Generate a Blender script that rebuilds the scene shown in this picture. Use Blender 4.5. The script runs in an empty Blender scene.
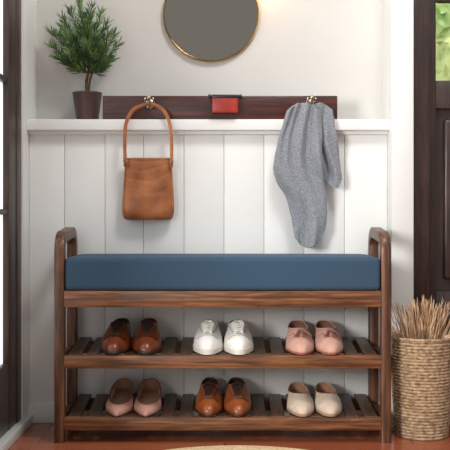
import bpy, bmesh, math, random
from mathutils import Vector, Matrix, noise
from mathutils.bvhtree import BVHTree
random.seed(7)
scene = bpy.context.scene
COL = scene.collection
F = 937.5; D0 = 3.0; ZC = 0.7296; HY = 215.0
VIEW=(225,225,1.0)
def PX(px, py, dist):
    return Vector(((px-225.0)*dist/F, dist-D0, ZC+(HY-py)*dist/F))

# ------------------------------------------------------------------ materials
def lin(c):
    out=[]
    for v in c:
        v=v/255.0
        out.append(v/12.92 if v<=0.04045 else ((v+0.055)/1.055)**2.4)
    return (out[0],out[1],out[2],1.0)
def mat(name, c1, c2=None, scale=(1,1,1), nscale=10, rough=0.5, bump=0.0, bscale=150, metallic=0.0,
        sheen=0.0, detail=6, bstretch=(1,1,1), distort=0.0, spec=0.5, lo=0.35, hi=0.65, bdist=0.002, coat=0.0):
    m=bpy.data.materials.new(name); m.use_nodes=True
    nt=m.node_tree; N=nt.nodes; L=nt.links
    b=N['Principled BSDF']
    b.inputs['Roughness'].default_value=rough
    b.inputs['Metallic'].default_value=metallic
    b.inputs['Specular IOR Level'].default_value=spec
    if sheen: b.inputs['Sheen Weight'].default_value=sheen
    if coat: b.inputs['Coat Weight'].default_value=coat; b.inputs['Coat Roughness'].default_value=0.2
    tc=N.new('ShaderNodeTexCoord')
    if c2 is None: c2=c1
    mp=N.new('ShaderNodeMapping'); mp.inputs['Scale'].default_value=scale
    L.new(tc.outputs['Object'],mp.inputs['Vector'])
    nz=N.new('ShaderNodeTexNoise'); nz.inputs['Scale'].default_value=nscale; nz.inputs['Detail'].default_value=detail
    nz.inputs['Distortion'].default_value=distort
    L.new(mp.outputs['Vector'],nz.inputs['Vector'])
    cr=N.new('ShaderNodeValToRGB')
    cr.color_ramp.elements[0].position=lo; cr.color_ramp.elements[0].color=lin(c1)
    cr.color_ramp.elements[1].position=hi; cr.color_ramp.elements[1].color=lin(c2)
    L.new(nz.outputs['Fac'],cr.inputs['Fac']); L.new(cr.outputs['Color'],b.inputs['Base Color'])
    if bump>0:
        mp2=N.new('ShaderNodeMapping'); mp2.inputs['Scale'].default_value=bstretch
        L.new(tc.outputs['Object'],mp2.inputs['Vector'])
        n2=N.new('ShaderNodeTexNoise'); n2.inputs['Scale'].default_value=bscale; n2.inputs['Detail'].default_value=3
        L.new(mp2.outputs['Vector'],n2.inputs['Vector'])
        bp=N.new('ShaderNodeBump'); bp.inputs['Strength'].default_value=bump; bp.inputs['Distance'].default_value=bdist
        L.new(n2.outputs['Fac'],bp.inputs['Height']); L.new(bp.outputs['Normal'],b.inputs['Normal'])
    return m
def wood(name,c1,c2,axis,rough=0.42,ns=11,lo=0.3,hi=0.7,mul=.62,coat=.12):
    s=[40,40,40]; s['xyz'.index(axis)]=1.6
    m=mat(name,c1,c2,scale=tuple(v/4 for v in s),nscale=ns,rough=rough,distort=0.35,bump=0.35,bscale=60,detail=10,
               bstretch=tuple(v/8 for v in s),lo=lo,hi=hi,coat=coat)
    nt=m.node_tree;N=nt.nodes;L=nt.links;b=N['Principled BSDF']
    cr=[n for n in N if n.type=='VALTORGB'][0]
    tc=[n for n in N if n.type=='TEX_COORD'][0]
    mp=N.new('ShaderNodeMapping'); q=[9,9,9]; q['xyz'.index(axis)]=1.1; mp.inputs['Scale'].default_value=q
    L.new(tc.outputs['Object'],mp.inputs['Vector'])
    n2=N.new('ShaderNodeTexNoise'); n2.inputs['Scale'].default_value=6; n2.inputs['Detail'].default_value=9; n2.inputs['Distortion'].default_value=0.8
    L.new(mp.outputs['Vector'],n2.inputs['Vector'])
    r2=N.new('ShaderNodeValToRGB'); r2.color_ramp.elements[0].position=.40; r2.color_ramp.elements[0].color=(.36,.34,.32,1)
    r2.color_ramp.elements[1].position=.58; r2.color_ramp.elements[1].color=(1.15,1.15,1.15,1)
    L.new(n2.outputs['Fac'],r2.inputs['Fac'])
    mx=N.new('ShaderNodeMix'); mx.data_type='RGBA'; mx.blend_type='MULTIPLY'; mx.inputs[0].default_value=mul
    L.new(cr.outputs['Color'],mx.inputs[6]); L.new(r2.outputs['Color'],mx.inputs[7]); L.new(mx.outputs[2],b.inputs['Base Color'])
    return m

M={}
M['wall']=mat('plaster_wall',(201,199,195),(196,194,190),nscale=3,rough=0.85,bump=0.08,bscale=90)
M['white']=mat('painted_white_wood',(226,227,225),(221,222,220),nscale=4,rough=0.45,bump=0.05,bscale=30,bstretch=(1,1,.1))
M['dark']=wood('dark_door_wood',(42,25,20),(62,38,30),'z')
M['frame']=wood('dark_frame_wood',(50,36,31),(66,48,41),'z')
M['wx']=wood('walnut_long',(74,43,24),(146,93,55),'x',lo=.34,hi=.66)
M['wy']=wood('walnut_slat',(54,34,23),(96,64,43),'y',mul=.4)
M['wz']=wood('walnut_post',(58,33,19),(114,70,42),'z',lo=.34,hi=.66)
M['board']=wood('mahogany_board',(46,18,14),(82,37,28),'x',rough=0.35)
M['cushion']=mat('blue_cushion_fabric',(43,68,90),(49,75,98),nscale=160,rough=0.9,bump=0.25,bscale=900,sheen=0.05,bdist=0.001)
M['gold']=mat('brushed_gold',(205,165,95),(190,148,80),nscale=40,rough=0.25,metallic=1.0)
M['steel']=mat('aged_nickel',(190,176,154),(150,134,112),nscale=60,rough=0.25,metallic=1.0)
M['mirror']=mat('mirror_glass',(144,138,128),(144,138,128),rough=0.04,metallic=1.0)
M['tan']=mat('tan_leather',(128,70,35),(182,115,68),nscale=12,rough=0.34,bump=0.25,bscale=160,bdist=0.001,lo=.32,hi=.68)
M['tandark']=mat('tan_leather_edge',(110,60,32),(136,78,44),nscale=20,rough=0.5,bump=0.2)
M['red']=mat('red_leather',(140,32,25),(166,46,35),nscale=20,rough=0.4,bump=0.15)
M['black']=mat('black_plastic',(20,18,20),(30,28,30),rough=0.35)
M['pot']=mat('aubergine_ceramic',(62,40,42),(74,50,50),nscale=9,rough=0.4)
M['soil']=mat('potting_soil',(38,28,20),(64,48,34),nscale=120,rough=1,bump=1,bscale=200)
M['bark']=mat('brown_bark',(70,52,36),(96,74,52),nscale=60,rough=0.9,bump=0.6,bscale=150)
M['leaf']=mat('conifer_leaf',(38,72,34),(104,138,72),nscale=22,rough=0.5)
M['leaf2']=mat('hedge_leaf',(96,130,60),(196,206,140),nscale=5,rough=0.6)
M['scarf']=mat('grey_knit',(100,106,115),(152,156,163),nscale=300,rough=0.95,bump=0.8,bscale=420,sheen=0.3,detail=2,bdist=0.0025)
M['basket']=mat('seagrass_weave',(124,98,73),(196,168,134),nscale=75,rough=0.85,bump=0.6,bscale=260,scale=(1,1,1.6))
M['straw']=mat('dried_straw',(158,118,88),(224,192,156),nscale=26,rough=0.85)
M['jute']=mat('jute_rug',(190,160,122),(222,196,158),nscale=120,rough=0.95,bump=0.8,bscale=300)
M['sole']=mat('brown_sole',(58,32,20),(76,44,28),nscale=30,rough=0.5)
M['blacksole']=mat('dark_sole',(32,22,18),(44,30,24),nscale=30,rough=0.5)
M['rubber']=mat('white_rubber',(222,217,208),(212,207,198),nscale=30,rough=0.6)
M['brownsh']=mat('cognac_leather',(84,36,18),(130,64,32),nscale=16,rough=0.32,bump=0.1,coat=0.3)
M['brownsh2']=mat('tan_brown_leather',(122,60,26),(158,86,42),nscale=16,rough=0.35,bump=0.1,coat=0.2)
M['whitesh']=mat('white_leather',(240,238,233),(232,230,225),nscale=20,rough=0.5,bump=0.1)
M['whitelace']=mat('white_cotton_lace',(236,234,229),(222,220,215),nscale=80,rough=0.9)
M['greystitch']=mat('grey_stitching',(140,136,130),(150,146,140),nscale=80,rough=0.9)
M['pinksh']=mat('blush_suede',(192,144,128),(210,164,148),nscale=30,rough=0.8,bump=0.2,bscale=400,sheen=0.2)
M['pinkdk']=mat('blush_suede_trim',(140,84,70),(156,100,84),nscale=30,rough=0.8)
M['pumpsh']=mat('rose_leather',(184,134,118),(206,156,140),nscale=30,rough=0.55,bump=0.1)
M['pumptrim']=mat('rose_brown_trim',(122,72,56),(138,86,68),nscale=30,rough=0.6)
M['beige']=mat('beige_suede',(196,174,154),(212,192,172),nscale=30,rough=0.85,bump=0.2,bscale=400,sheen=0.2)
M['beigetrim']=mat('beige_suede_trim',(150,124,102),(166,140,118),nscale=30,rough=0.85)
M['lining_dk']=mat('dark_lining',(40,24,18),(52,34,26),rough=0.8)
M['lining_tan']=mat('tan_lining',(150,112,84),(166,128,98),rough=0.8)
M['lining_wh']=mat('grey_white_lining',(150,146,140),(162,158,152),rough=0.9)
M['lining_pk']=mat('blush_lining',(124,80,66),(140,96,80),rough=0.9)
M['darklace']=mat('brown_lace',(36,18,12),(48,26,18),nscale=60,rough=0.8)
def floor_mat():
    m=bpy.data.materials.new('wood_floor'); m.use_nodes=True
    nt=m.node_tree;N=nt.nodes;L=nt.links;b=N['Principled BSDF']
    tc=N.new('ShaderNodeTexCoord')
    br=N.new('ShaderNodeTexBrick'); br.inputs['Scale'].default_value=1.0
    br.inputs['Brick Width'].default_value=1.2; br.inputs['Row Height'].default_value=0.09
    br.inputs['Mortar Size'].default_value=0.0015
    br.inputs['Color1'].default_value=lin((158,84,56)); br.inputs['Color2'].default_value=lin((184,106,72)); br.inputs['Mortar'].default_value=lin((66,34,24))
    L.new(tc.outputs['Object'],br.inputs['Vector'])
    mp=N.new('ShaderNodeMapping'); mp.inputs['Scale'].default_value=(1.5,18,1)
    L.new(tc.outputs['Object'],mp.inputs['Vector'])
    nz=N.new('ShaderNodeTexNoise'); nz.inputs['Scale'].default_value=4; nz.inputs['Detail'].default_value=6
    L.new(mp.outputs['Vector'],nz.inputs['Vector'])
    mx=N.new('ShaderNodeMix'); mx.data_type='RGBA'; mx.blend_type='MULTIPLY'
    cr=N.new('ShaderNodeValToRGB'); cr.color_ramp.elements[0].color=(.5,.5,.5,1); cr.color_ramp.elements[1].color=(1.25,1.25,1.25,1)
    L.new(nz.outputs['Fac'],cr.inputs['Fac'])
    mx.inputs[0].default_value=0.8
    L.new(br.outputs['Color'],mx.inputs[6]); L.new(cr.outputs['Color'],mx.inputs[7])
    L.new(mx.outputs[2],b.inputs['Base Color']); b.inputs['Roughness'].default_value=0.2
    return m
M['floor']=floor_mat()
def glow(name,c,s,rough=0.2):
    m=mat(name,c,c,rough=rough); b=m.node_tree.nodes['Principled BSDF']
    b.inputs['Emission Color'].default_value=lin(c); b.inputs['Emission Strength'].default_value=s
    return m
M['pane_glow']=glow('outdoor_glow_glass',(236,238,238),1.0)  # emission put into the pane in place of brightness from outside
gm=bpy.data.materials.new('clear_glass'); gm.use_nodes=True
gb=gm.node_tree.nodes['Principled BSDF']; gb.inputs['Transmission Weight'].default_value=1; gb.inputs['Roughness'].default_value=0.12; gb.inputs['IOR'].default_value=1.03
M['glass']=gm

# ------------------------------------------------------------------ mesh helpers
def mk(name, verts, faces, material, parent=None, smooth=True, angle=40, loc=None):
    me=bpy.data.meshes.new(name)
    me.from_pydata([tuple(v) for v in verts],[],faces)
    bm=bmesh.new(); bm.from_mesh(me); bmesh.ops.recalc_face_normals(bm,faces=bm.faces); bm.to_mesh(me); bm.free()
    if smooth:
        me.polygons.foreach_set('use_smooth',[True]*len(me.polygons))
        me.set_sharp_from_angle(angle=math.radians(angle))
    me.materials.append(material)
    o=bpy.data.objects.new(name,me); COL.objects.link(o)
    if parent: o.parent=parent
    if loc is not None: o.location=loc
    return o
def empty(name,loc,label,category,group=None,rot=(0,0,0)):
    e=bpy.data.objects.new(name,None); e.empty_display_size=0.05; e.location=loc; e.rotation_euler=rot
    COL.objects.link(e); e['label']=label; e['category']=category
    if group: e['group']=group
    return e
class Geo:
    def __init__(s): s.v=[]; s.f=[]
    def add(s,v,f):
        n=len(s.v); s.v+=[Vector(p) for p in v]; s.f+=[tuple(i+n for i in q) for q in f]; return s
    def box(s,x0,x1,y0,y1,z0,z1,bev=0.0,seg=2,dz=None):
        bm=bmesh.new()
        vs=[bm.verts.new(p) for p in [(x0,y0,z0),(x1,y0,z0),(x1,y1,z0),(x0,y1,z0),(x0,y0,z1),(x1,y0,z1),(x1,y1,z1),(x0,y1,z1)]]
        for q in [(0,3,2,1),(4,5,6,7),(0,1,5,4),(1,2,6,5),(2,3,7,6),(3,0,4,7)]: bm.faces.new([vs[i] for i in q])
        if bev>0: bmesh.ops.bevel(bm,geom=list(bm.edges),offset=bev,segments=seg,profile=0.5,affect='EDGES')
        bm.verts.index_update()
        v=[x.co.copy() for x in bm.verts]
        if dz: v=[Vector((p.x,p.y,p.z+dz(p))) for p in v]
        f=[tuple(x.index for x in fc.verts) for fc in bm.faces]
        bm.free(); return s.add(v,f)
    def rings(s,rings,cap0=True,cap1=True,closed=False):
        n=len(rings[0]); v=[p for r in rings for p in r]; f=[]
        R=len(rings)
        for i in range(R if closed else R-1):
            a=i*n; b=((i+1)%R)*n
            for j in range(n):
                k=(j+1)%n; f.append((a+j,a+k,b+k,b+j))
        if not closed:
            if cap0: f.append(tuple(range(n)))
            if cap1: f.append(tuple((R-1)*n+j for j in range(n)))
        return s.add(v,f)
    def sweep(s,pts,ra,rb=None,up=(0,0,1),n=10,closed=False,rect=False):
        pts=[Vector(p) for p in pts]; up=Vector(up); R=[]
        rb=rb if rb is not None else ra
        K=len(pts)
        for i,p in enumerate(pts):
            if closed: t=pts[(i+1)%K]-pts[i-1]
            else: t=pts[min(i+1,K-1)]-pts[max(i-1,0)]
            if t.length<1e-9: t=Vector((0,0,1))
            t.normalize()
            B=up-t*up.dot(t)
            if B.length<1e-3:
                B=Vector((1,0,0))-t*t.x
                if B.length<1e-3: B=Vector((0,1,0))
            B.normalize(); Nn=t.cross(B)
            a=ra[i] if isinstance(ra,(list,tuple)) else ra
            b=rb[i] if isinstance(rb,(list,tuple)) else rb
            if rect:
                c=0.15
                pr=[(1,1-c),(1-c,1),(-1+c,1),(-1,1-c),(-1,-1+c),(-1+c,-1),(1-c,-1),(1,-1+c)]
            else: pr=[(math.cos(2*math.pi*j/n),math.sin(2*math.pi*j/n)) for j in range(n)]
            R.append([p+Nn*(a*q[0])+B*(b*q[1]) for q in pr])
        return s.rings(R,closed=closed)
    def lathe(s,prof,c=(0,0,0),n=48,axis='z',cap0=True,cap1=True):
        R=[]
        for r,h in prof:
            ring=[]
            for j in range(n):
                a=2*math.pi*j/n
                if axis=='z': ring.append(Vector((c[0]+r*math.cos(a),c[1]+r*math.sin(a),c[2]+h)))
                elif axis=='x': ring.append(Vector((c[0]+h,c[1]+r*math.cos(a),c[2]+r*math.sin(a))))
                else: ring.append(Vector((c[0]+r*math.cos(a),c[1]+h,c[2]+r*math.sin(a))))
            R.append(ring)
        return s.rings(R,cap0,cap1)
    def obj(s,name,material,parent=None,**k): return mk(name,s.v,s.f,material,parent,**k)
def sub(o,lv=1):
    m=o.modifiers.new('Subdivision','SUBSURF'); m.levels=lv; m.render_levels=lv; return o
def interp(xs,ys,x):
    if x<=xs[0]: return ys[0]
    for i in range(len(xs)-1):
        if x<=xs[i+1]:
            t=(x-xs[i])/(xs[i+1]-xs[i])
            return ys[i]+(ys[i+1]-ys[i])*t
    return ys[-1]
def cinterp(xs,ys,x):
    n=len(xs)
    if x<=xs[0]: return ys[0]
    if x>=xs[-1]: return ys[-1]
    for i in range(n-1):
        if x<=xs[i+1]:
            h=xs[i+1]-xs[i]; t=(x-xs[i])/h
            m0=(ys[i+1]-ys[i-1])/(xs[i+1]-xs[i-1]) if i>0 else (ys[1]-ys[0])/(xs[1]-xs[0])
            m1=(ys[i+2]-ys[i])/(xs[i+2]-xs[i]) if i<n-2 else (ys[-1]-ys[-2])/(xs[-1]-xs[-2])
            t2=t*t;t3=t2*t
            return (2*t3-3*t2+1)*ys[i]+(t3-2*t2+t)*h*m0+(-2*t3+3*t2)*ys[i+1]+(t3-t2)*h*m1
    return ys[-1]
def smooth_path(pts,k=8):
    pts=[Vector(p) for p in pts]; out=[]
    for i in range(len(pts)-1):
        p0=pts[max(i-1,0)];p1=pts[i];p2=pts[i+1];p3=pts[min(i+2,len(pts)-1)]
        for j in range(k):
            t=j/k
            out.append(0.5*((2*p1)+(p2-p0)*t+(2*p0-5*p1+4*p2-p3)*t*t+(3*p1-p0-3*p2+p3)*t**3))
    out.append(pts[-1]); return out
def structure(o,label,cat):
    o['kind']='structure'; o['label']=label; o['category']=cat; return o
def child(o,p):
    o.parent=p; o.matrix_parent_inverse=Matrix.Translation(-Vector(p.location)); return o

# ------------------------------------------------------------------ room shell
XL=-0.69; XR=0.572; YW=0.43; YP=0.30
structure(Geo().box(-1.2,2.6,-2.6,2.4,-0.05,0.0).obj('floor',M['floor']),'reddish brown polished wood plank floor','floor')
structure(Geo().box(-1.0,XR+0.05,YW,YW+0.1,0,2.5).obj('wall_back',M['wall']),'warm grey white plastered wall above the ledge','wall')
structure(Geo().box(XL-0.1,XL,0.20,YW,0,2.5).obj('wall_left',M['white']),'white painted side wall with door casing','wall')
g=Geo().box(XR,0.648,0.22,YW+0.1,0,2.5,0.002)
structure(g.obj('wall_right',M['white']),'white painted pilaster beside the dark door','wall')
g=Geo()
edges=[XL]+[ (px-225)*3.3/F for px in (64.5,105,143.5,184,224,264,304,344.5)]+[XR]
g.box(XL,XR,YP+0.006,YW,0,1.022)
for a,b in zip(edges[:-1],edges[1:]): g.box(a+0.0006,b-0.0006,YP,YP+0.01,0.0,1.022,0.0022,2)
structure(g.obj('trim_1',M['white'],angle=30),'white vertical tongue and groove wainscot panelling','wainscot')
g=Geo().box(XL,XR+.004,0.262,YW,1.0245,1.063,0.003,3)
g.box(XL,XR,0.285,YW,1.012,1.026,0.003,3)
structure(g.obj('trim_2',M['white']),'white painted ledge capping the wainscot','ledge')
g=Geo().box(XL,XR,YP-0.014,YP,0,0.07,0.003)
structure(g.obj('baseboard_back',M['white']),'white baseboard along the panelled wall','baseboard')
g=Geo().box(XL-0.03,XL+0.018,-1.2,YP-0.014,0,0.032,0.004)
structure(g.obj('baseboard_left',M['white']),'white sill strip below the glazed door','baseboard')
dl=empty('door_1',(XL-0.03,-0.1,0.03),'dark framed glazed door with panes given a glow in place of outdoor light','door'); dl['kind']='structure'
g=Geo()
g.box(XL-0.05,XL-0.008,0.03,0.205,0.032,2.4,0.004)
g.box(XL-0.05,XL-0.008,-1.0,-0.8,0.032,2.4,0.004)
g.box(XL-0.05,XL-0.010,-0.8,0.03,0.032,0.25,0.004)
g.box(XL-0.05,XL-0.010,-0.8,0.03,2.25,2.4,0.004)
g.box(XL-0.05,XL-0.004,0.13,0.20,0.032,2.4,0.006)
child(g.obj('door_frame',M['frame']),dl)
g=Geo()
for z in (0.7395,1.165,1.59,2.015): g.box(XL-0.045,XL-0.012,-0.8,0.03,z-0.009,z+0.009,0.003)
g.box(XL-0.045,XL-0.012,-0.40,-0.38,0.25,2.25,0.003)
child(g.obj('muntin',M['frame']),dl)
child(Geo().box(XL-0.034,XL-0.028,-0.8,0.03,0.25,2.25).obj('window_pane',M['pane_glow']),dl)
dr=empty('door_2',(0.9,0.32,0.0),'dark brown panelled wooden door with a glazed upper light','door'); dr['kind']='structure'
g=Geo()
x0=0.648
g.box(x0,0.715,0.27,0.34,0,2.5,0.004)
g.box(0.715,0.745,0.31,0.35,0,2.5,0.003)
g.box(1.35,1.6,0.30,0.35,0,2.5,0.003)
g.box(0.745,1.35,0.31,0.35,1.105,1.205,0.003)
g.box(0.745,1.35,0.31,0.35,0,0.46,0.003)
g.box(0.745,1.35,0.31,0.35,1.485,1.60,0.003)
g.box(0.745,1.35,0.31,0.35,2.2,2.5,0.003)
g.box(0.74,1.35,0.335,0.35,0.45,1.12)
child(g.obj('door_leaf',M['dark']),dr)
g=Geo().box(0.775,1.30,0.318,0.345,0.50,1.07,0.012,3)
child(g.obj('door_panel',M['dark']),dr)
g=Geo()
for x in (0.95,1.15): g.box(x-0.008,x+0.008,0.315,0.345,1.205,1.485,0.002)
child(g.obj('muntin',M['dark']),dr)
child(Geo().box(0.745,1.35,0.330,0.334,1.205,1.485).obj('window_pane',M['glass']),dr)
child(Geo().box(0.745,1.35,0.330,0.334,1.60,2.2).obj('window_pane',M['glass']),dr)
hg=Geo()
hg.box(0.55,2.5,1.5,1.75,0,2.4,0.08,3)
for i in range(2600):
    c=Vector((random.uniform(0.6,2.4),1.42+random.uniform(-.12,.06),random.uniform(0.05,2.35)))
    a=Vector((random.uniform(-1,1),random.uniform(-.5,.5),random.uniform(-1,1))).normalized()*random.uniform(.02,.04)
    b=a.cross(Vector((random.uniform(-.3,.3),1,random.uniform(-.3,.3)))).normalized()*0.013
    hg.add([c-a,c+b,c+a,c-b],[(0,1,2,3)])
h=hg.obj('hedge',M['leaf2'],smooth=False); h['label']='sunlit green garden foliage outside the door glass'; h['category']='hedge'; h['kind']='stuff'

# ------------------------------------------------------------------ bench
bench=empty('shoe_bench',(0,0.14,0),'walnut brown wooden entryway shoe bench with two slatted shelves','bench')
YB=0.28
TH=0.018
def U_path(x):
    pts=[]; r=0.05; zt=0.688-TH; ya=TH; yb=YB-TH
    zf=zt-0.010
    for i in range(12): pts.append((x,ya,(zf-r)*i/11))
    for i in range(1,10):
        a=math.pi/2*i/9; pts.append((x,ya+r-r*math.cos(a),zf-r+r*math.sin(a)))
    for i in range(1,6):
        q=i/6; pts.append((x,ya+r+(yb-ya-2*r)*q,zf+(zt-zf)*(q*q*(3-2*q))))
    for i in range(0,10):
        a=math.pi/2*i/9; pts.append((x,yb-r+r*math.sin(a),zt-r+r*math.cos(a)))
    for i in range(1,12): pts.append((x,yb,(zt-r)*(1-i/11)))
    return pts
XA=-0.531; XB=0.516
for x in (XA,XB):
    child(Geo().sweep(U_path(x),TH,0.016,up=(1,0,0),rect=True).obj('side_frame',M['wz'],angle=50),bench)
def zrail(py): return (443-py)*0.0032
for x in (XA,XB):
    for py,hh in ((291,.05),(356,.035),(418,.035)):
        z=zrail(py); child(Geo().box(x-.011,x+.011,.03,YB-.03,z-hh,z,.002).obj('side_rail',M['wy']),bench)
xi=XA+0.0152; xj=XB-0.0152
g=Geo(); z=zrail(291); g.box(xi,xj,0.001,0.026,z-0.052,z,0.002)
child(g.obj('seat_rail',M['wx']),bench)
g=Geo(); g.box(xi,xj,YB-0.026,YB-0.001,z-0.052,z,0.002)
child(g.obj('seat_rail',M['wx']),bench)
child(Geo().box(xi,xj,0.026,YB-0.026,z-0.012,z-0.001).obj('seat_board',M['wx']),bench)
TILT=0.026/0.28; TA=math.atan(TILT)
shelfz={}
for py,hh in ((356,.040),(418,.040)):
    z=zrail(py); shelfz[py]=z
    child(Geo().box(xi,xj,0.0,0.022,z-hh,z+.001,0.002).obj('front_rail',M['wx']),bench)
    child(Geo().box(xi,xj,YB-0.03,YB-0.008,z-hh+.012,z+0.013,0.002).obj('back_rail',M['wy']),bench)
    g=Geo(); n=17; tot=xj-xi; pitch=tot/n; w=pitch*0.68
    for i in range(n):
        xc=xi+pitch*(i+.5)
        g.box(xc-w/2,xc+w/2,0.0225,YB-0.004,z-0.009,z-0.001,0.0008,1,dz=lambda p:p.y*TILT)
    child(g.obj('shelf',M['wy'],angle=30),bench)

# ------------------------------------------------------------------ cushion
z0=zrail(291)+0.0005; z1=0.594
bm=bmesh.new(); bmesh.ops.create_cube(bm,size=1)
x0,x1=xi+0.002,xj-0.002
bmesh.ops.subdivide_edges(bm,edges=list(bm.edges),cuts=15,use_grid_fill=True)
hx,hy,hz=(x1-x0)/2,(YB-0.008)/2,(z1-z0)/2
vs=[]
r=0.012
def warp(u,h):
    a=abs(u); e=1-r*1.0/h
    s_=7/8
    q=a/s_*e if a<=s_ else e+(a-s_)/(1-s_)*(1-e)
    return math.copysign(q*h,u)
for vv in bm.verts:
    p=vv.co*2
    q=Vector((warp(p.x,hx),warp(p.y,hy),warp(p.z,hz)))
    c=Vector((max(-hx+r,min(hx-r,q.x)),max(-hy+r,min(hy-r,q.y)),max(-hz+r,min(hz-r,q.z))))
    d=q-c
    if d.length>1e-9:
        m=max(abs(d.x)/r,abs(d.y)/r,abs(d.z)/r); d=d.normalized()*r*m
    q=c+d
    if p.z>0: q.z+=0.003*(1-p.x**6)*(1-p.y**4)
    vs.append(q+Vector(((x0+x1)/2,0.0+hy,(z0+z1)/2)))
bm.verts.index_update(); fs=[tuple(v.index for v in f.verts) for f in bm.faces]; bm.free()
cush=empty('seat_cushion',((x0+x1)/2,YB/2,z0),'long slate blue fabric cushion on the bench seat','cushion')
o=mk('cushion_body',vs,fs,M['cushion'],angle=180); child(o,cush); sub(o,2)

# ------------------------------------------------------------------ mirror
mc=PX(211,14,3.42); R=0.1755
mir=empty('wall_mirror',(mc.x,YW,mc.z),'round wall mirror with a thin gold metal frame','mirror')
prof=[(R-0.0055,-0.004),(R-0.0055,-0.018),(R-0.0035,-0.021),(R-0.001,-0.019),(R,-0.014),(R,-0.001)]
o=Geo().lathe(prof,(mc.x,YW,mc.z),96,axis='y',cap0=False,cap1=False)
o=o.obj('mirror_frame',M['gold']); child(o,mir)
o=Geo().lathe([(R-0.005,-0.002),(R-0.005,-0.012)],(mc.x,YW,mc.z),96,axis='y').obj('mirror_glass',M['mirror'],angle=30); child(o,mir)

# ------------------------------------------------------------------ hook rack
ra=PX(102.5,118,3.28); rb=PX(337.5,96,3.28)
rack=empty('coat_rack',((ra.x+rb.x)/2,0.29,1.0635),'dark mahogany board with metal coat hooks standing on the ledge','coat rack')
child(Geo().box(ra.x,rb.x,0.28,0.302,1.0636,1.147,0.003).obj('rack_board',M['board']),rack)
HK=[]
for px in (149.5,311.0):
    hx=(px-225)*3.26/F; hz=ZC+(HY-105)*3.26/F; HK.append((hx,hz))
    g=Geo()
    g.lathe([(0.004,-0.007),(0.013,-0.006),(0.017,-0.003),(0.017,0.0)],(hx,0.2795,hz+.006),28,axis='y')
    g.sweep(smooth_path([(hx,0.279,hz),(hx,0.262,hz-0.002),(hx,0.250,hz-0.006),(hx,0.236,hz-0.004),(hx,0.228,hz+0.006),(hx,0.226,hz+0.014)]),0.0042,up=(1,0,0),n=10)
    g.lathe([(0.0005,-.0085),(.005,-.0075),(.008,-.004),(.009,0.0),(.008,.004),(.005,.0075),(.0005,.0085)],(hx,0.226,hz+0.021),20)
    g.lathe([(.004,-.0015),(.0068,0),(.004,.0015)],(hx,0.226,hz+0.011),16)
    for sg in (-1,1):
        g.sweep(smooth_path([(hx,0.262,hz+.002),(hx+sg*.008,0.250,hz+.002),(hx+sg*.013,0.242,hz+.008),(hx+sg*.014,0.240,hz+.016)]),0.0024,up=(1,0,0),n=8)
        g.lathe([(0.0005,-.0045),(.003,-.0038),(.0046,0.0),(.003,.0038),(.0005,.0045)],(hx+sg*.014,0.240,hz+0.019),14)
    child(g.obj('hook',M['steel']),rack)

# ------------------------------------------------------------------ small red case
c0=PX(212,113,3.25); c1=PX(238,95,3.25)
case=empty('small_case',((c0.x+c1.x)/2,0.26,1.0785),'small red leather case with black top on the wood rack','case')
child(Geo().box(c0.x,c1.x,0.236,0.2785,c0.z,c1.z-.008,0.004,3).obj('case_body',M['red']),case)
child(Geo().box(c0.x-.001,c1.x+.001,0.234,0.2785,c1.z-0.013,c1.z,0.003,3).obj('case_top',M['black']),case)
xm=(c0.x+c1.x)/2; hl=(c1.x-c0.x)/2+.014
child(Geo().lathe([(.002,-hl),(.0065,-hl+.001),(.0075,-hl+.004),(.0065,-hl+.010),(.0050,-hl+.011),(.0050,hl-.011),(.0065,hl-.010),(.0075,hl-.004),(.0065,hl-.001),(.002,hl)],(xm,.250,c1.z-.005),18,axis='x').obj('carry_bar',M['black']),case)

# ------------------------------------------------------------------ handbag
bd=3.262
bag=empty('handbag',(PX(148,218,bd).x,0.262,PX(148,218,bd).z),'tan brown leather shoulder bag hanging from the hook','bag')
g=Geo(); rings=[]
ys=[157.5,159,163,170,180,190,200,207,212,216,218.5,219.8,220.3]
xl=[125.0,124.6,124.4,124.4,123.8,123.0,122.4,121.8,121.8,122.8,124,127,132]
xr=[171.6,172.0,172.0,172.2,172.8,173.4,174.0,174.4,174.2,173,171.8,169,164]
th=[.007,.010,.013,.017,.020,.023,.025,.027,.026,.022,.017,.011,.004]
rows=64
for i in range(rows+1):
    t=i/rows
    yy=157.5+(220.3-157.5)*t
    if i>rows*0.8: yy=157.5+(220.3-157.5)*(0.8+0.2*math.sin((t-.8)/.2*math.pi/2))
    a=cinterp(ys,xl,yy); b=cinterp(ys,xr,yy); T=cinterp(ys,th,yy)
    A=PX(a,yy,bd); B=PX(b,yy,bd); cx=(A.x+B.x)/2; hw=(B.x-A.x)/2; ring=[]
    for j in range(120):
        an=2*math.pi*j/120; c,s=math.cos(an),math.sin(an)
        x=cx+hw*math.copysign(abs(c)**0.64,c); y=math.copysign(abs(s)**0.8,s)*T
        p=Vector((x,0.267+y,A.z))
        if y<0:
            k=T/.025
            u=(x-cx)/hw
            sag=A.z+0.030*(u*u)*(-1)
            n_=noise.noise(Vector((x*11,4,A.z*11)))
            crease=max(0,math.sin(sag*150+n_*3.5))**3*max(0,1.0-t*1.3)
            p.y+=k*(0.0055*noise.noise(Vector((x*18,3,A.z*12)))+0.0035*crease*abs(s)+0.0008*noise.noise(Vector((x*60,7,A.z*45))))
        topk=max(0,1-t*3.0)
        p.z-=topk*0.008*(1-abs(c)**2)*(1.0+.3*math.sin(x*60))
        p.x+=0.0008*noise.noise(Vector((1,A.z*30,c)))
        ring.append(p)
    rings.append(ring)
g.rings(rings); o=g.obj('bag_body',M['tan'],angle=70); child(o,bag)
topring=[Vector((p.x,p.y,p.z)) for p in rings[1]]
child(Geo().sweep(topring,0.0014,n=6,closed=True).obj('bag_rim',M['tandark']),bag)
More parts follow.
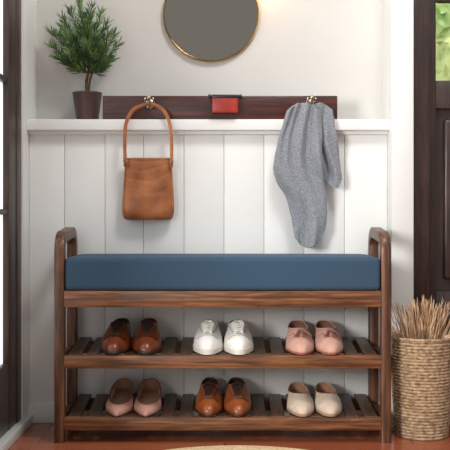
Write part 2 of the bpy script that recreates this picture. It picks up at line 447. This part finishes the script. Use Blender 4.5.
seam=[(126.5,162),(126.4,175),(125.4,195),(125,208),(127.0,216),(134,218),(148,218.3),(162,218),(169.5,216),(171.4,208),(171,195),(170.4,175),(170.2,162)]
bvh=BVHTree.FromPolygons([tuple(v) for v in g.v],g.f)
sp=[]
for p in smooth_path([(a,b,0) for a,b in seam],6):
    w=PX(p.x,p.y,bd); h=bvh.ray_cast(Vector((w.x,0.1,w.z)),Vector((0,1,0)))
    if h[0]: sp.append(h[0]+Vector((0,-0.0003,0)))
child(Geo().sweep(sp,0.0007,up=(0,1,0),n=6).obj('seam',M['tandark']),bag)
hx,hz=HK[0]
sd=3.245
path=[PX(125.5,167,sd),PX(125.0,158,sd),PX(124.8,140,sd),PX(126.5,122,sd),PX(133,110,sd),PX(142,105.5,sd),Vector((hx,0.243,hz+0.0035)),PX(157,106,sd),PX(165,112,sd),PX(169.8,125,sd),PX(171.4,142,sd),PX(171.6,158,sd),PX(171.2,167,sd)]
path=smooth_path(path,8)
nP=len(path); rad=[0.0060-0.0018*math.exp(-((i/(nP-1)-.5)/.06)**2) for i in range(nP)]
rb_=[0.0022+0.0055*math.exp(-((i/(nP-1)-.5)/.08)**2) for i in range(nP)]
child(Geo().sweep(path,rad,rb_,up=(0,1,0),rect=True).obj('strap',M['tan'],angle=50),bag)
for px in (125.5,171.3):
    c=PX(px,161,sd)
    pts=[(c.x+0.0075*math.cos(a),c.y-.004,c.z+0.006*math.sin(a)) for a in [2*math.pi*k/20 for k in range(20)]]
    child(Geo().sweep(pts,0.0010,up=(0,1,0),n=8,closed=True).obj('ring',M['steel']),bag)
    child(Geo().box(c.x-.006,c.x+.006,c.y-.006,c.y-.002,c.z-.018,c.z-.003,.0015).obj('strap_tab',M['tandark']),bag)

# ------------------------------------------------------------------ scarf
sc=empty('scarf',(HK[1][0],0.25,PX(311,247,3.25).z),'soft grey knitted scarf draped over the hook in loose folds','scarf')
def cloth(lys,lxs,rxs,topf,botf,nf,y0,amp,ph,name,wob=0.8):
    rows,cols=120,170; v=[];f=[]
    def nz(a,b,c_): return noise.noise(Vector((a,b,c_)))
    for i in range(rows+1):
        t=i/rows
        for j in range(cols+1):
            u=j/cols
            yt=topf(u); yb=botf(u); yy=yt+(yb-yt)*t
            a=cinterp(lys,lxs,yy)+wob*nz(3.1,yy*.09,ph); b=cinterp(lys,rxs,yy)+wob*nz(7.7,yy*.10,ph)
            x=a+(b-a)*u
            U=(u-.5)*(1-.30*t)+.22*nz(t*1.5,ph,0.3)
            n1=nz(U*nf+ph*3.1,t*1.5,ph)*1.9
            rdg=abs(nz(U*nf*.9+ph*5.3,t*1.3+7,ph+1))
            n2=(.20-rdg)*1.3
            n3=nz(U*nf*1.9+ph*1.7,t*2.6+4,ph)*.45
            dy=amp*(n1*.8-n2+n3)
            edge=min(u,1-u)*2
            dy+=0.010*(1-min(1,edge*6))**2
            p=PX(x,yy,D0+y0); p.y=y0+dy
            lim=0.252 if yy<136 else 0.290
            p.y=min(p.y,lim)
            p.z+=0.0010*nz(u*20,t*26,1)
            v.append(p)
    for i in range(rows):
        for j in range(cols):
            a=i*(cols+1)+j; f.append((a,a+1,a+cols+2,a+cols+1))
    o=mk(name,v,f,M['scarf'],angle=180)
    s=o.modifiers.new('Solidify','SOLIDIFY'); s.thickness=0.0045; s.offset=0
    return o
o=cloth([100,112,130,150,168,186],[302,302,303,305,309,314],[329,333,335.5,338.5,341,342.5],lambda u:cinterp([0,.3,.7,1],[104,105,103,110],u),
        lambda u:cinterp([0,.3,.5,.84,1],[164,174,183,188,179],u),3.8,0.238,0.017,1.0,'scarf_end'); child(o,sc)
o=cloth([100,112,125,145,165,180,192,205,220,235,248],[292,287,283,278,274.5,276.5,284,289,292.5,295.5,298],[319,321,322,322,322,324,326,327.5,327,323.5,320],
        lambda u:cinterp([0,.2,.45,.8,1],[110,104,103,106,110],u),
        lambda u:cinterp([0,.15,.5,.8,1],[238,245,248,243,231],u),4.3,0.222,0.021,0.37,'scarf_end'); child(o,sc)

# ------------------------------------------------------------------ potted plant
pcx=(87.3-225)*3.345/F; pcy=0.345; pz=1.0635
plant=empty('potted_plant',(pcx,pcy,pz),'bushy green potted conifer shrub in an aubergine pot on the ledge','plant')
prof=[(0.036,0),(0.039,0.003),(0.0525,0.098),(0.0535,0.1005),(0.0525,0.1025),(0.0485,0.1015),(0.0475,0.096),(0.044,0.07)]
child(Geo().lathe(prof,(pcx,pcy,pz),48).obj('pot',M['pot'],angle=35),plant)
child(Geo().lathe([(0.0442,0.072),(0.047,0.090),(0.02,0.094),(0.001,0.094)],(pcx,pcy,pz),32).obj('soil',M['soil']),plant)
g=Geo(); leaves=Geo()
base=Vector((pcx,pcy,pz+0.088))
def P2(px,py,y): return PX(px,py,3.0+y)
trunk=smooth_path([base,P2(86.5,82,.345),P2(89,68,.338),P2(87,50,.34),P2(85,32,.345)],6)
g.sweep(trunk,[0.0066-0.0042*i/(len(trunk)-1) for i in range(len(trunk))],n=8)
g.sweep(smooth_path([base+Vector((.004,.004,0)),P2(90,80,.355),P2(95,66,.36),P2(100,52,.36)],6),[0.004]*8+[0.003]*6+[0.002]*5,n=8)
tips=[(79,4,.36),(71,11,.33),(91,9,.34),(63,19,.37),(101,14,.36),(51,32,.35),(64,28,.30),(106,25,.32),(114,36,.37),(52,46,.33),(117,46,.34),
      (58,58,.31),(111,60,.30),(68,64,.35),(104,67,.33),(72,54,.27),(82,28,.27),(96,38,.26),(86,44,.25),(92,56,.28),
      (80,62,.31),(98,62,.32),(68,38,.28),(88,20,.29),(104,50,.29),(84,16,.37),(94,28,.38),(60,36,.38),(108,34,.38),(76,40,.38)]
def leaf(p,d,L,w):
    side=d.cross(Vector((random.uniform(-1,1),random.uniform(-1,1),random.uniform(-1,1)))).normalized()
    n=len(leaves.v); up=side.cross(d).normalized()
    droop=-up*L*0.06
    a=p; b=p+d*L*.35+side*w; c=p+d*L*.35-side*w; e=p+d*L*.75+side*w*.7+droop; f_=p+d*L*.75-side*w*.7+droop; t=p+d*L+droop*2
    m1=p+d*L*.35+up*w*.4; m2=p+d*L*.75+up*w*.3+droop
    leaves.v+=[a,b,c,e,f_,t,m1,m2]
    leaves.f+=[(n,n+1,n+6),(n,n+6,n+2),(n+1,n+3,n+7,n+6),(n+6,n+7,n+4,n+2),(n+3,n+5,n+7),(n+7,n+5,n+4)]
for (tx,ty,tyy) in tips:
    tip=P2(tx,ty,tyy)
    k=min(len(trunk)-1,max(10,int((1-(ty-5)/90)*len(trunk)*0.78)))
    st=trunk[k]; mid=st.lerp(tip,.5)+Vector((0,0,-0.010))
    br=smooth_path([st,mid,tip],11)
    g.sweep(br,[0.0022-0.0012*i/(len(br)-1) for i in range(len(br))],n=5)
    for i in range(7,len(br)):
        t=(br[i]-br[i-1]).normalized()
        for q in range(5):
            r_=Vector((random.gauss(0,1),random.gauss(0,1),random.gauss(0,1))).normalized()
            r_=(r_-t*r_.dot(t)).normalized()
            d=(t*random.uniform(.6,1.1)+r_*.7+Vector((0,0,.3))).normalized()
            leaf(br[i]+t*random.uniform(-.004,.004),d,random.uniform(.026,.045),0.0019)
for vv in leaves.v: vv.y=min(vv.y,0.424)
child(g.obj('trunk',M['bark']),plant)
child(leaves.obj('foliage',M['leaf'],smooth=False),plant)

# ------------------------------------------------------------------ basket
bx,by=0.652,0.110
bask=empty('wicker_basket',(bx,by,0),'tall woven seagrass basket standing on the floor beside the bench','basket')
H=0.325; nc=32; rings=[]
def br_(z):
    q=z/H
    return 0.087+0.015*min(1,max(0,q))**0.8+0.003*math.sin(math.pi*min(1,max(0,q)))
NA=144
per=7
for i in range(nc*per+1):
    z=H*i/(nc*per); ph=i/per
    row=int(ph)
    bulge=abs(math.sin(math.pi*ph))**0.6
    ring=[]
    for j in range(NA):
        a=2*math.pi*j/NA
        tw=0.5+0.5*math.sin(a*48+ (row%2)*math.pi+ph*1.2*math.pi)
        r_=br_(z)-0.004+0.0030*bulge+0.0011*tw*bulge
        ring.append(Vector((bx+r_*math.cos(a),by+r_*math.sin(a),z)))
    rings.append(ring)
for dr_,z in ((-0.004,H+0.002),(-0.010,H-0.002),(-0.012,H-0.03),(-0.020,0.02)):
    rings.append([Vector((bx+(br_(z)+dr_)*math.cos(2*math.pi*j/NA),by+(br_(z)+dr_)*math.sin(2*math.pi*j/NA),z)) for j in range(NA)])
child(Geo().rings(rings).obj('basket_body',M['basket'],angle=60),bask)
pts=[(bx+0.099*math.cos(2*math.pi*j/60),by+0.099*math.sin(2*math.pi*j/60),H) for j in range(60)]
child(Geo().sweep(pts,0.005,n=8,closed=True).obj('basket_rim',M['basket']),bask)
gr=Geo()
for i in range(400):
    a=random.uniform(0,2*math.pi); r_=random.uniform(0,.066)
    p0=Vector((bx+r_*math.cos(a)*.6,by+r_*math.sin(a)*.6,random.uniform(.1,.22)))
    lean=random.gauss(.0,.045)+r_*math.cos(a)*.5
    top=Vector((bx+r_*math.cos(a)+lean,by+r_*math.sin(a)*1.1-random.uniform(0,.03),random.uniform(.35,.47)-abs(lean)*.35))
    top.x=min(max(top.x,bx-.110),bx+.2)
    if top.x<XR+.11 : top.y=min(top.y,0.20)
    mid=p0.lerp(top,.6)+Vector((-lean*.06+random.uniform(-.005,.005),0,.006)); mid.y=min(mid.y,.19)
    pp=smooth_path([p0,mid,top],6)
    w=random.uniform(.0005,.0012)
    L_=len(pp); ws=[w*(1 if q<L_*.6 else (1+.7*math.sin((q/L_-.6)/.4*math.pi))) for q in range(L_)]; ws[-1]=w*.25
    gr.sweep(pp,ws,n=5)
for v_ in gr.v:
    dx,dy=v_.x-bx,v_.y-by; rr=math.hypot(dx,dy)
    if v_.z<H+.01 and rr>.080: v_.x=bx+dx*.080/rr; v_.y=by+dy*.080/rr
    if v_.y>0.214 and v_.x<.66: v_.y=.214
dg=gr.obj('dried_grass',M['straw']); dg['label']='bundle of dried straw coloured grass stalks inside the basket'; dg['category']='dried grass'; dg['kind']='stuff'

# ------------------------------------------------------------------ rug
g=Geo(); prof=[]
Rr=0.46; nR=26
prof.append((Rr,0.0005))
for i in range(nR*4+1):
    t=i/(nR*4); r_=Rr*(1-t)+0.002; prof.append((r_,0.006+0.0022*abs(math.sin(math.pi*nR*t))))
o=Geo().lathe(prof,(0.035,-0.058-Rr,0),128).obj('round_rug',M['jute'],angle=180)
o['label']='round braided jute rug on the wood floor'; o['category']='rug'

# ------------------------------------------------------------------ shoes
def make_shoe(kind,x,ztop,side,yaw,label,group,y0=0.001):
    P=dict(L=.260,W=.090,t=.012,lift=.0,sc0=.50,sc1=.975,wc=.62,ht=.080,hs=.062,hh=.076,k1=.60,upper='brownsh',sole='sole',lining='lining_dk',trim='sole',tr=.006)
    P.update(KINDS[kind])
    L,W,t=P['L'],P['W'],P['t']
    root=empty(P['name'],(x,y0,ztop+y0*TILT),label,'shoe',group,rot=(TA,0,math.radians(yaw)))
    def lift(s):
        q=max(0,min(1,(s-.42)/.32)); return P['lift']*q*q*(3-2*q)
    def spring(s): return 0.002*max(0,1-s/.22)**2
    bs=P.get('base',[(0,.36),(.10,.43),(.28,.535),(.45,.48),(.62,.39),(.85,.42),(1,.48)])
    def half(s): return cinterp([b[0] for b in bs],[b[1] for b in bs],s)
    pw=P.get('pw',.72)
    def cx(s): return side*0.004*max(0,1-s)**1.4
    def outl(th,grow=0):
        s=(1-math.cos(th))/2; sn=math.sin(th)
        w=math.copysign(abs(sn)**pw,sn)*half(s)*W
        xx=cx(s)+w*(1+grow*2/W); yy=L*s+grow*(-math.cos(th))
        return Vector((xx,yy,0)),s
    def collar(th):
        q=(1-math.cos(th))/2; s=P['sc0']+(P['sc1']-P['sc0'])*q; sn=math.sin(th)
        w=math.copysign(abs(sn)**P.get('cpw',.85),sn)*P['wc']*W*.5
        z=cinterp([0,.25,.55,1],[P['ht'],(P['ht']+P['hs'])/2*P.get('hq',1),P['hs'],P['hh']],q)
        return Vector((cx(s)+w,L*s,z+t+lift(s)))
    N=64;K=20
    def S(th,v):
        p0,s=outl(th); p0.z=t+lift(s)+spring(s); p1=collar(th)
        dz=p1.z-p0.z
        c1=Vector((p0.x+(p0.x-cx(s))*.05,p0.y-.003*math.cos(th),p0.z+P['k1']*dz*(.72+.28*abs(math.sin(th/2)))))
        mx=p0.lerp(p1,P.get('mid',.40)); c2=Vector((mx.x,mx.y,p1.z-P.get('drop',.38)*dz))
        if s>.5:
            c2=c2.lerp(Vector((p1.x*1.02-cx(s)*.02,p1.y+.002,p1.z-.35*dz)),min(1,(s-.5)*2))
        a=(1-v)
        return p0*a**3+c1*3*a*a*v+c2*3*a*v*v+p1*v**3
    rings=[[S(2*math.pi*j/N,i/K) for j in range(N)] for i in range(K+1)]
    g=Geo().rings(rings,cap0=True,cap1=False)
    g.sweep(rings[-1],0.0018,n=6,closed=True)
    g.obj('upper',M[P['upper']],root,angle=75)
    bvh=BVHTree.FromPolygons([tuple(v) for v in g.v],g.f)
    def proj(xx,yy,off=.001,zdef=None):
        h=bvh.ray_cast(Vector((xx,yy,.4)),Vector((0,0,-1)))
        if h[0] is None: return Vector((xx,yy,zdef if zdef is not None else .05))
        return h[0]+h[1]*(off if h[1].z>0 else -off)
    c=Vector((0,L*(P['sc0']+P['sc1'])/2,0)); R=[]
    for k,(sh,zz) in enumerate(((.985,0),(.955,-.004),(.93,.5),(.97,1.0))):
        ring=[]
        for j in range(N):
            p=rings[-1][j]; s=min(1,p.y/L)
            q=Vector((cx(s)+(p.x-cx(s))*sh,c.y+(p.y-c.y)*sh,p.z))
            fl=t+lift(s)+.006
            q.z=p.z+zz if zz<=0 else p.z+(fl-p.z)*zz
            ring.append(q)
        R.append(ring)
    Geo().rings(R,cap0=False,cap1=True).obj('lining',M[P['lining']],root,angle=60)
    gr_=P.get('grow',.002); R=[]
    th_=P.get('soleh',t+.002)
    for gg,zz in ((gr_-.003,0.0),(gr_,.0015),(gr_,th_*.6),(gr_,th_-.0015),(gr_-.0015,th_),(-.004,th_)):
        ring=[]
        for j in range(N):
            p,s=outl(2*math.pi*j/N,gg); s=max(0,min(1,s))
            p.z=lift(s)+spring(s)+zz; ring.append(p)
        R.append(ring)
    Geo().rings(R).obj('sole',M[P['sole']],root,angle=50)
    if P['lift']>0.004:
        hs_=.70; loop=[]
        for j in range(N):
            th=2*math.pi*j/N; p,s=outl(th,gr_-.002)
            if s>=hs_: loop.append(p)
        R=[]
        for sc_,zz in ((.93,0.0),(.95,.3),(1,1.0)):
            R.append([Vector((p.x*sc_,L*.85+(p.y-L*.85)*sc_,lift(p.y/L if p.y/L<1 else 1)*zz+.0005)) for p in loop])
        Geo().rings(R).obj('heel',M[P.get('heel',P['sole'])],root,angle=40)
    def strip(path,w,off,name,m,nw=5,thick=.0012):
        path=smooth_path([(a,b,0) for a,b in path],5); v=[];f=[]
        for i,p in enumerate(path):
            tt=(path[min(i+1,len(path)-1)]-path[max(i-1,0)]).normalized(); nn=Vector((-tt.y,tt.x,0))
            ww=w[0]+(w[1]-w[0])*i/(len(path)-1) if isinstance(w,tuple) else w
            for k in range(nw):
                q=p+nn*ww*(k/(nw-1)-.5); v.append(proj(q.x,q.y,off))
        for i in range(len(path)-1):
            for k in range(nw-1):
                a=i*nw+k; f.append((a,a+1,a+nw+1,a+nw))
        o=mk(name,v,f,M[m],root,angle=60); s=o.modifiers.new('Solidify','SOLIDIFY'); s.thickness=thick; s.offset=0
        return o
    def tube(path,r,off,G,k=5):
        path=smooth_path([(a,b,0) for a,b in path],k)
        G.sweep([proj(p.x,p.y,off) for p in path],r,n=6)
    st_=P['style']; y1=L*P['sc0']; zt=rings[-1][0].z; cxx=lambda yy:cx(yy/L)
    if st_ in('oxford','sneaker','derby'):
        tw=.030 if st_=='sneaker' else .026
        TR=P['tr']
        v=[];f=[]; nw=7; rowsT=9
        y_s=y1-.066
        for i in range(rowsT+6):
            for k in range(nw):
                u=(k/(nw-1)-.5)
                if i<rowsT:
                    yy=y_s+(y1-.004-y_s)*i/(rowsT-1); w=tw*(.55+.45*i/(rowsT-1))
                    p=proj(cxx(yy)+u*w,yy,.0010)
                else:
                    q=(i-rowsT+1)/6; yy=y1-.004+.012*q
                    w=tw*(1+.2*math.sin(q*2.2)-.35*max(0,q-.75)*2)
                    p=Vector((cxx(yy)+u*w,yy+abs(u)*.010,zt+TR*q+.001-u*u*.03))
                v.append(p)
        for i in range(rowsT+5):
            for k in range(nw-1):
                a=i*nw+k; f.append((a,a+1,a+nw+1,a+nw))
        o=mk('tongue',v,f,M[P.get('tongue',P['upper'])],root,angle=90); sm=o.modifiers.new('Solidify','SOLIDIFY'); sm.thickness=.003; sm.offset=0  # tongue in a darkened tone that paints shade into the facing gap
        for sd_ in(-1,1):
            strip([(cxx(y1-.070)+sd_*.010,y1-.070),(cxx(y1-.045)+sd_*.0135,y1-.045),(cxx(y1-.02)+sd_*.0165,y1-.02),(cxx(y1)+sd_*.0180,y1-.002)],(.009,.012),.0020,'facing',P['upper'],nw=4,thick=.0024)
        G=Geo(); nb=5; lr=.0024 if st_=='sneaker' else .0017
        for i in range(nb):
            yy=y1-.062+.0138*i; hw=.0115+.0014*i
            a=cxx(yy)
            for sg in (1,-1):
                pts=[]
                for k in range(9):
                    u=k/8*2-1; pts.append(proj(a+u*hw,yy+sg*.0045*u,.0040 if sg>0 else .0050))
                G.sweep(pts,lr,n=6)
        by_=y1-.007; c0_=proj(cxx(by_),by_,.007)
        for sd_ in (-1,1):
            lp=[c0_,c0_+Vector((sd_*.010,-.004,.001)),c0_+Vector((sd_*.018,-.010,-.007)),c0_+Vector((sd_*.015,-.016,-.010)),c0_+Vector((sd_*.007,-.008,-.003)),c0_]
            G.sweep(smooth_path(lp,5),lr*.9,n=6)
        G.obj('laces',M[P['lace']],root)
        G=Geo()
        yc=L*.18
        tube([(cx(.2)+(-.036+k*.018)*W/.1,yc+.004*abs(k-2)) for k in range(5)],.0011,.0004,G)
        if st_!='sneaker': tube([(cx(.2)+(-.036+k*.018)*W/.1,yc+.004+.004*abs(k-2)) for k in range(5)],.0009,.0004,G)
        for sd_ in(-1,1):
            tube([(cxx(y1-.072),y1-.075),(cxx(y1-.06)+sd_*.016,y1-.064),(cxx(y1-.03)+sd_*.024,y1-.030),(cxx(y1)+sd_*.029,y1+.010)],.0010,.0004,G)
        G.obj('stitching',M[P['trim']],root)
    if st_=='loafer':
        pts=[]
        for k in range(15):
            a=math.pi*(k/14); yy=y1+.008-.060*math.sin(a); xx=cxx(yy)+.028*W/.1*math.cos(a)
            pts.append((xx,yy))
        G=Geo(); tube(pts,.0010,.0003,G,k=3)
        G.obj('apron_seam',M[P['trim']],root)
        yy=y1-.014
        strip([(cxx(yy)-.034,yy+.014),(cxx(yy)-.02,yy+.003),(cxx(yy),yy-.001),(cxx(yy)+.02,yy+.003),(cxx(yy)+.034,yy+.014)],.017,.0024,'saddle_strap',P['upper'],thick=.0026)
        for sd_ in(-1,1):
            c_=proj(cxx(yy)+sd_*.003,yy-.006,.0050); e=proj(cxx(yy)+sd_*.013,yy-.044,.0040)
            G=Geo(); G.sweep(smooth_path([c_,c_.lerp(e,.45)+Vector((0,0,.002))],4),.0020,n=6)
            b_=c_.lerp(e,.32)+Vector((0,0,.002))
            for k in range(7):
                off=Vector(((k-3)*.0017,random.uniform(-.002,.002),.0004*(3-abs(k-3))))
                G.sweep([b_,b_.lerp(e,.5)+off*.7,e+off*1.3],.0013,n=5)
            G.lathe([(.001,-.003),(.0035,-.002),(.0042,0),(.0035,.002),(.001,.003)],tuple(b_),10)
            G.obj('tassel',M[P['trim']],root)
    if st_=='slipon':
        Geo().sweep([p+Vector((0,0,.0006)) for p in rings[-1]],.0018,n=6,closed=True).obj('topline_binding',M[P['trim']],root)
    if st_=='pump':
        Geo().sweep([p+Vector((0,0,.0008)) for p in rings[-1]],.0022,n=6,closed=True).obj('topline_binding',M[P['trim']],root)
        c_=proj(cxx(y1),y1-.005,.002); G=Geo()
        for sd_ in(-1,1):
            lp=[c_,c_+Vector((sd_*.005,-.003,.002)),c_+Vector((sd_*.010,-.001,.001)),c_+Vector((sd_*.008,.003,0)),c_]
            G.sweep(smooth_path(lp,5),.0010,n=6)
        G.obj('bow',M[P['trim']],root)
    return root
KINDS={
 'oxford':dict(name='oxford_shoe',style='oxford',upper='brownsh',sole='blacksole',lining='lining_dk',lift=.012,t=.007,ht=.072,hs=.042,hh=.050,sc0=.50,lace='darklace',trim='darklace',tongue='lining_dk',W=.095,wc=.64),
 'sneaker':dict(name='sneaker',style='sneaker',upper='whitesh',sole='rubber',lining='lining_wh',lift=0,t=.016,soleh=.020,ht=.066,hs=.040,hh=.048,sc0=.50,lace='whitelace',trim='greystitch',tongue='lining_wh',W=.092,wc=.68,grow=.003),
 'loafer':dict(name='tassel_loafer',style='loafer',upper='pinksh',sole='pinkdk',lining='lining_pk',lift=.008,t=.006,ht=.058,hs=.036,hh=.048,sc0=.44,trim='pinkdk',W=.090,wc=.74),
 'pump':dict(name='ballet_pump',style='pump',upper='pumpsh',sole='pumptrim',lining='lining_tan',lift=.014,t=.003,ht=.024,hs=.024,hh=.040,sc0=.22,wc=.86,trim='pumptrim',W=.088,k1=.8,drop=.2,
      base=[(0,.24),(.12,.37),(.3,.53),(.5,.46),(.65,.38),(.85,.42),(1,.50)],pw=.88),
 'derby':dict(name='derby_shoe',style='derby',upper='brownsh2',sole='sole',lining='lining_dk',lift=.008,t=.008,ht=.066,hs=.038,hh=.046,sc0=.48,lace='darklace',trim='sole',W=.089,wc=.68,tongue='sole'),
 'slipon':dict(name='slip_on_shoe',style='slipon',upper='beige',sole='beigetrim',lining='lining_tan',lift=0,t=.008,ht=.042,hs=.029,hh=.036,sc0=.36,wc=.78,trim='beigetrim',W=.086,drop=.28),
}
zs1=shelfz[356]+0.0003; zs2=shelfz[418]+0.0003
def sx(px,d=3.02): return (px-225)*d/F
pairs=[
 ('oxford',(111.5,147),zs1,2.6,'glossy cognac brown leather lace-up oxford on the upper shelf','brown oxford shoes on the upper shelf'),
 ('sneaker',(206,240.5),zs1,2.2,'white leather lace-up sneaker on the upper shelf','white sneakers on the upper shelf'),
 ('loafer',(300.3,332.7),zs1,1.4,'blush pink suede tassel loafer on the upper shelf','pink loafers on the upper shelf'),
 ('pump',(115.5,147),zs2,1.2,'rose pink leather ballet pump on the lower shelf','pink pumps on the lower shelf'),
 ('derby',(207,239.5),zs2,1.8,'tan brown leather lace-up derby on the lower shelf','tan lace-up shoes on the lower shelf'),
 ('slipon',(301.2,331.8),zs2,.8,'beige suede slip-on shoe on the lower shelf','beige slip-on shoes on the lower shelf'),
]
for kind,(pa,pb),z,yw,lab,grp in pairs:
    make_shoe(kind,sx(pa),z+.0007,1,-yw,lab,grp)
    make_shoe(kind,sx(pb),z+.0007,-1,yw,lab,grp)

# ------------------------------------------------------------------ lights, world, camera
w=bpy.data.worlds.new('World'); scene.world=w; w.use_nodes=True
bg=w.node_tree.nodes['Background']; bg.inputs['Color'].default_value=(1.0,0.99,0.975,1); bg.inputs['Strength'].default_value=0.58
def area(name,loc,target,size,energy,color):
    l=bpy.data.lights.new(name,'AREA'); l.shape='RECTANGLE'; l.size=size[0]; l.size_y=size[1]; l.energy=energy; l.color=color
    o=bpy.data.objects.new(name,l); COL.objects.link(o); o.location=loc
    o.rotation_euler=(Vector(target)-Vector(loc)).to_track_quat('-Z','Y').to_euler(); return o
area('front_fill',(-1.6,-2.6,1.15),(0,.2,.4),(.7,.8),84,(1.0,.985,.96))  # added fill lamp at front left, lifting the bench; no window there
area('overhead_area',(0.5,-0.9,2.6),(0.1,.3,.5),(.5,.5),25,(1.0,.965,.92))  # unseen area light from overhead; no fitting modelled
area('hedge_fill',(1.5,0.75,2.3),(1.3,1.5,1.2),(.8,.5),40,(1.0,1.0,.95))  # added lamp between door and hedge, brightening the foliage
p=bpy.data.lights.new('warm_lamp','POINT'); p.energy=0.30; p.color=(1,.50,.18); p.shadow_soft_size=.02
po=bpy.data.objects.new('warm_lamp',p); COL.objects.link(po); po.location=(0.155,0.385,1.548)
cam=bpy.data.cameras.new('camera'); cam.lens=75*VIEW[2]; cam.sensor_width=36
cam.shift_x=(VIEW[0]-225)/450*VIEW[2]; cam.shift_y=(215-VIEW[1])/450*VIEW[2]
co=bpy.data.objects.new('camera',cam); COL.objects.link(co); co.location=(0,-3.0,ZC); co.rotation_euler=(math.radians(90),0,0)
scene.camera=co
scene.view_settings.view_transform='Standard'
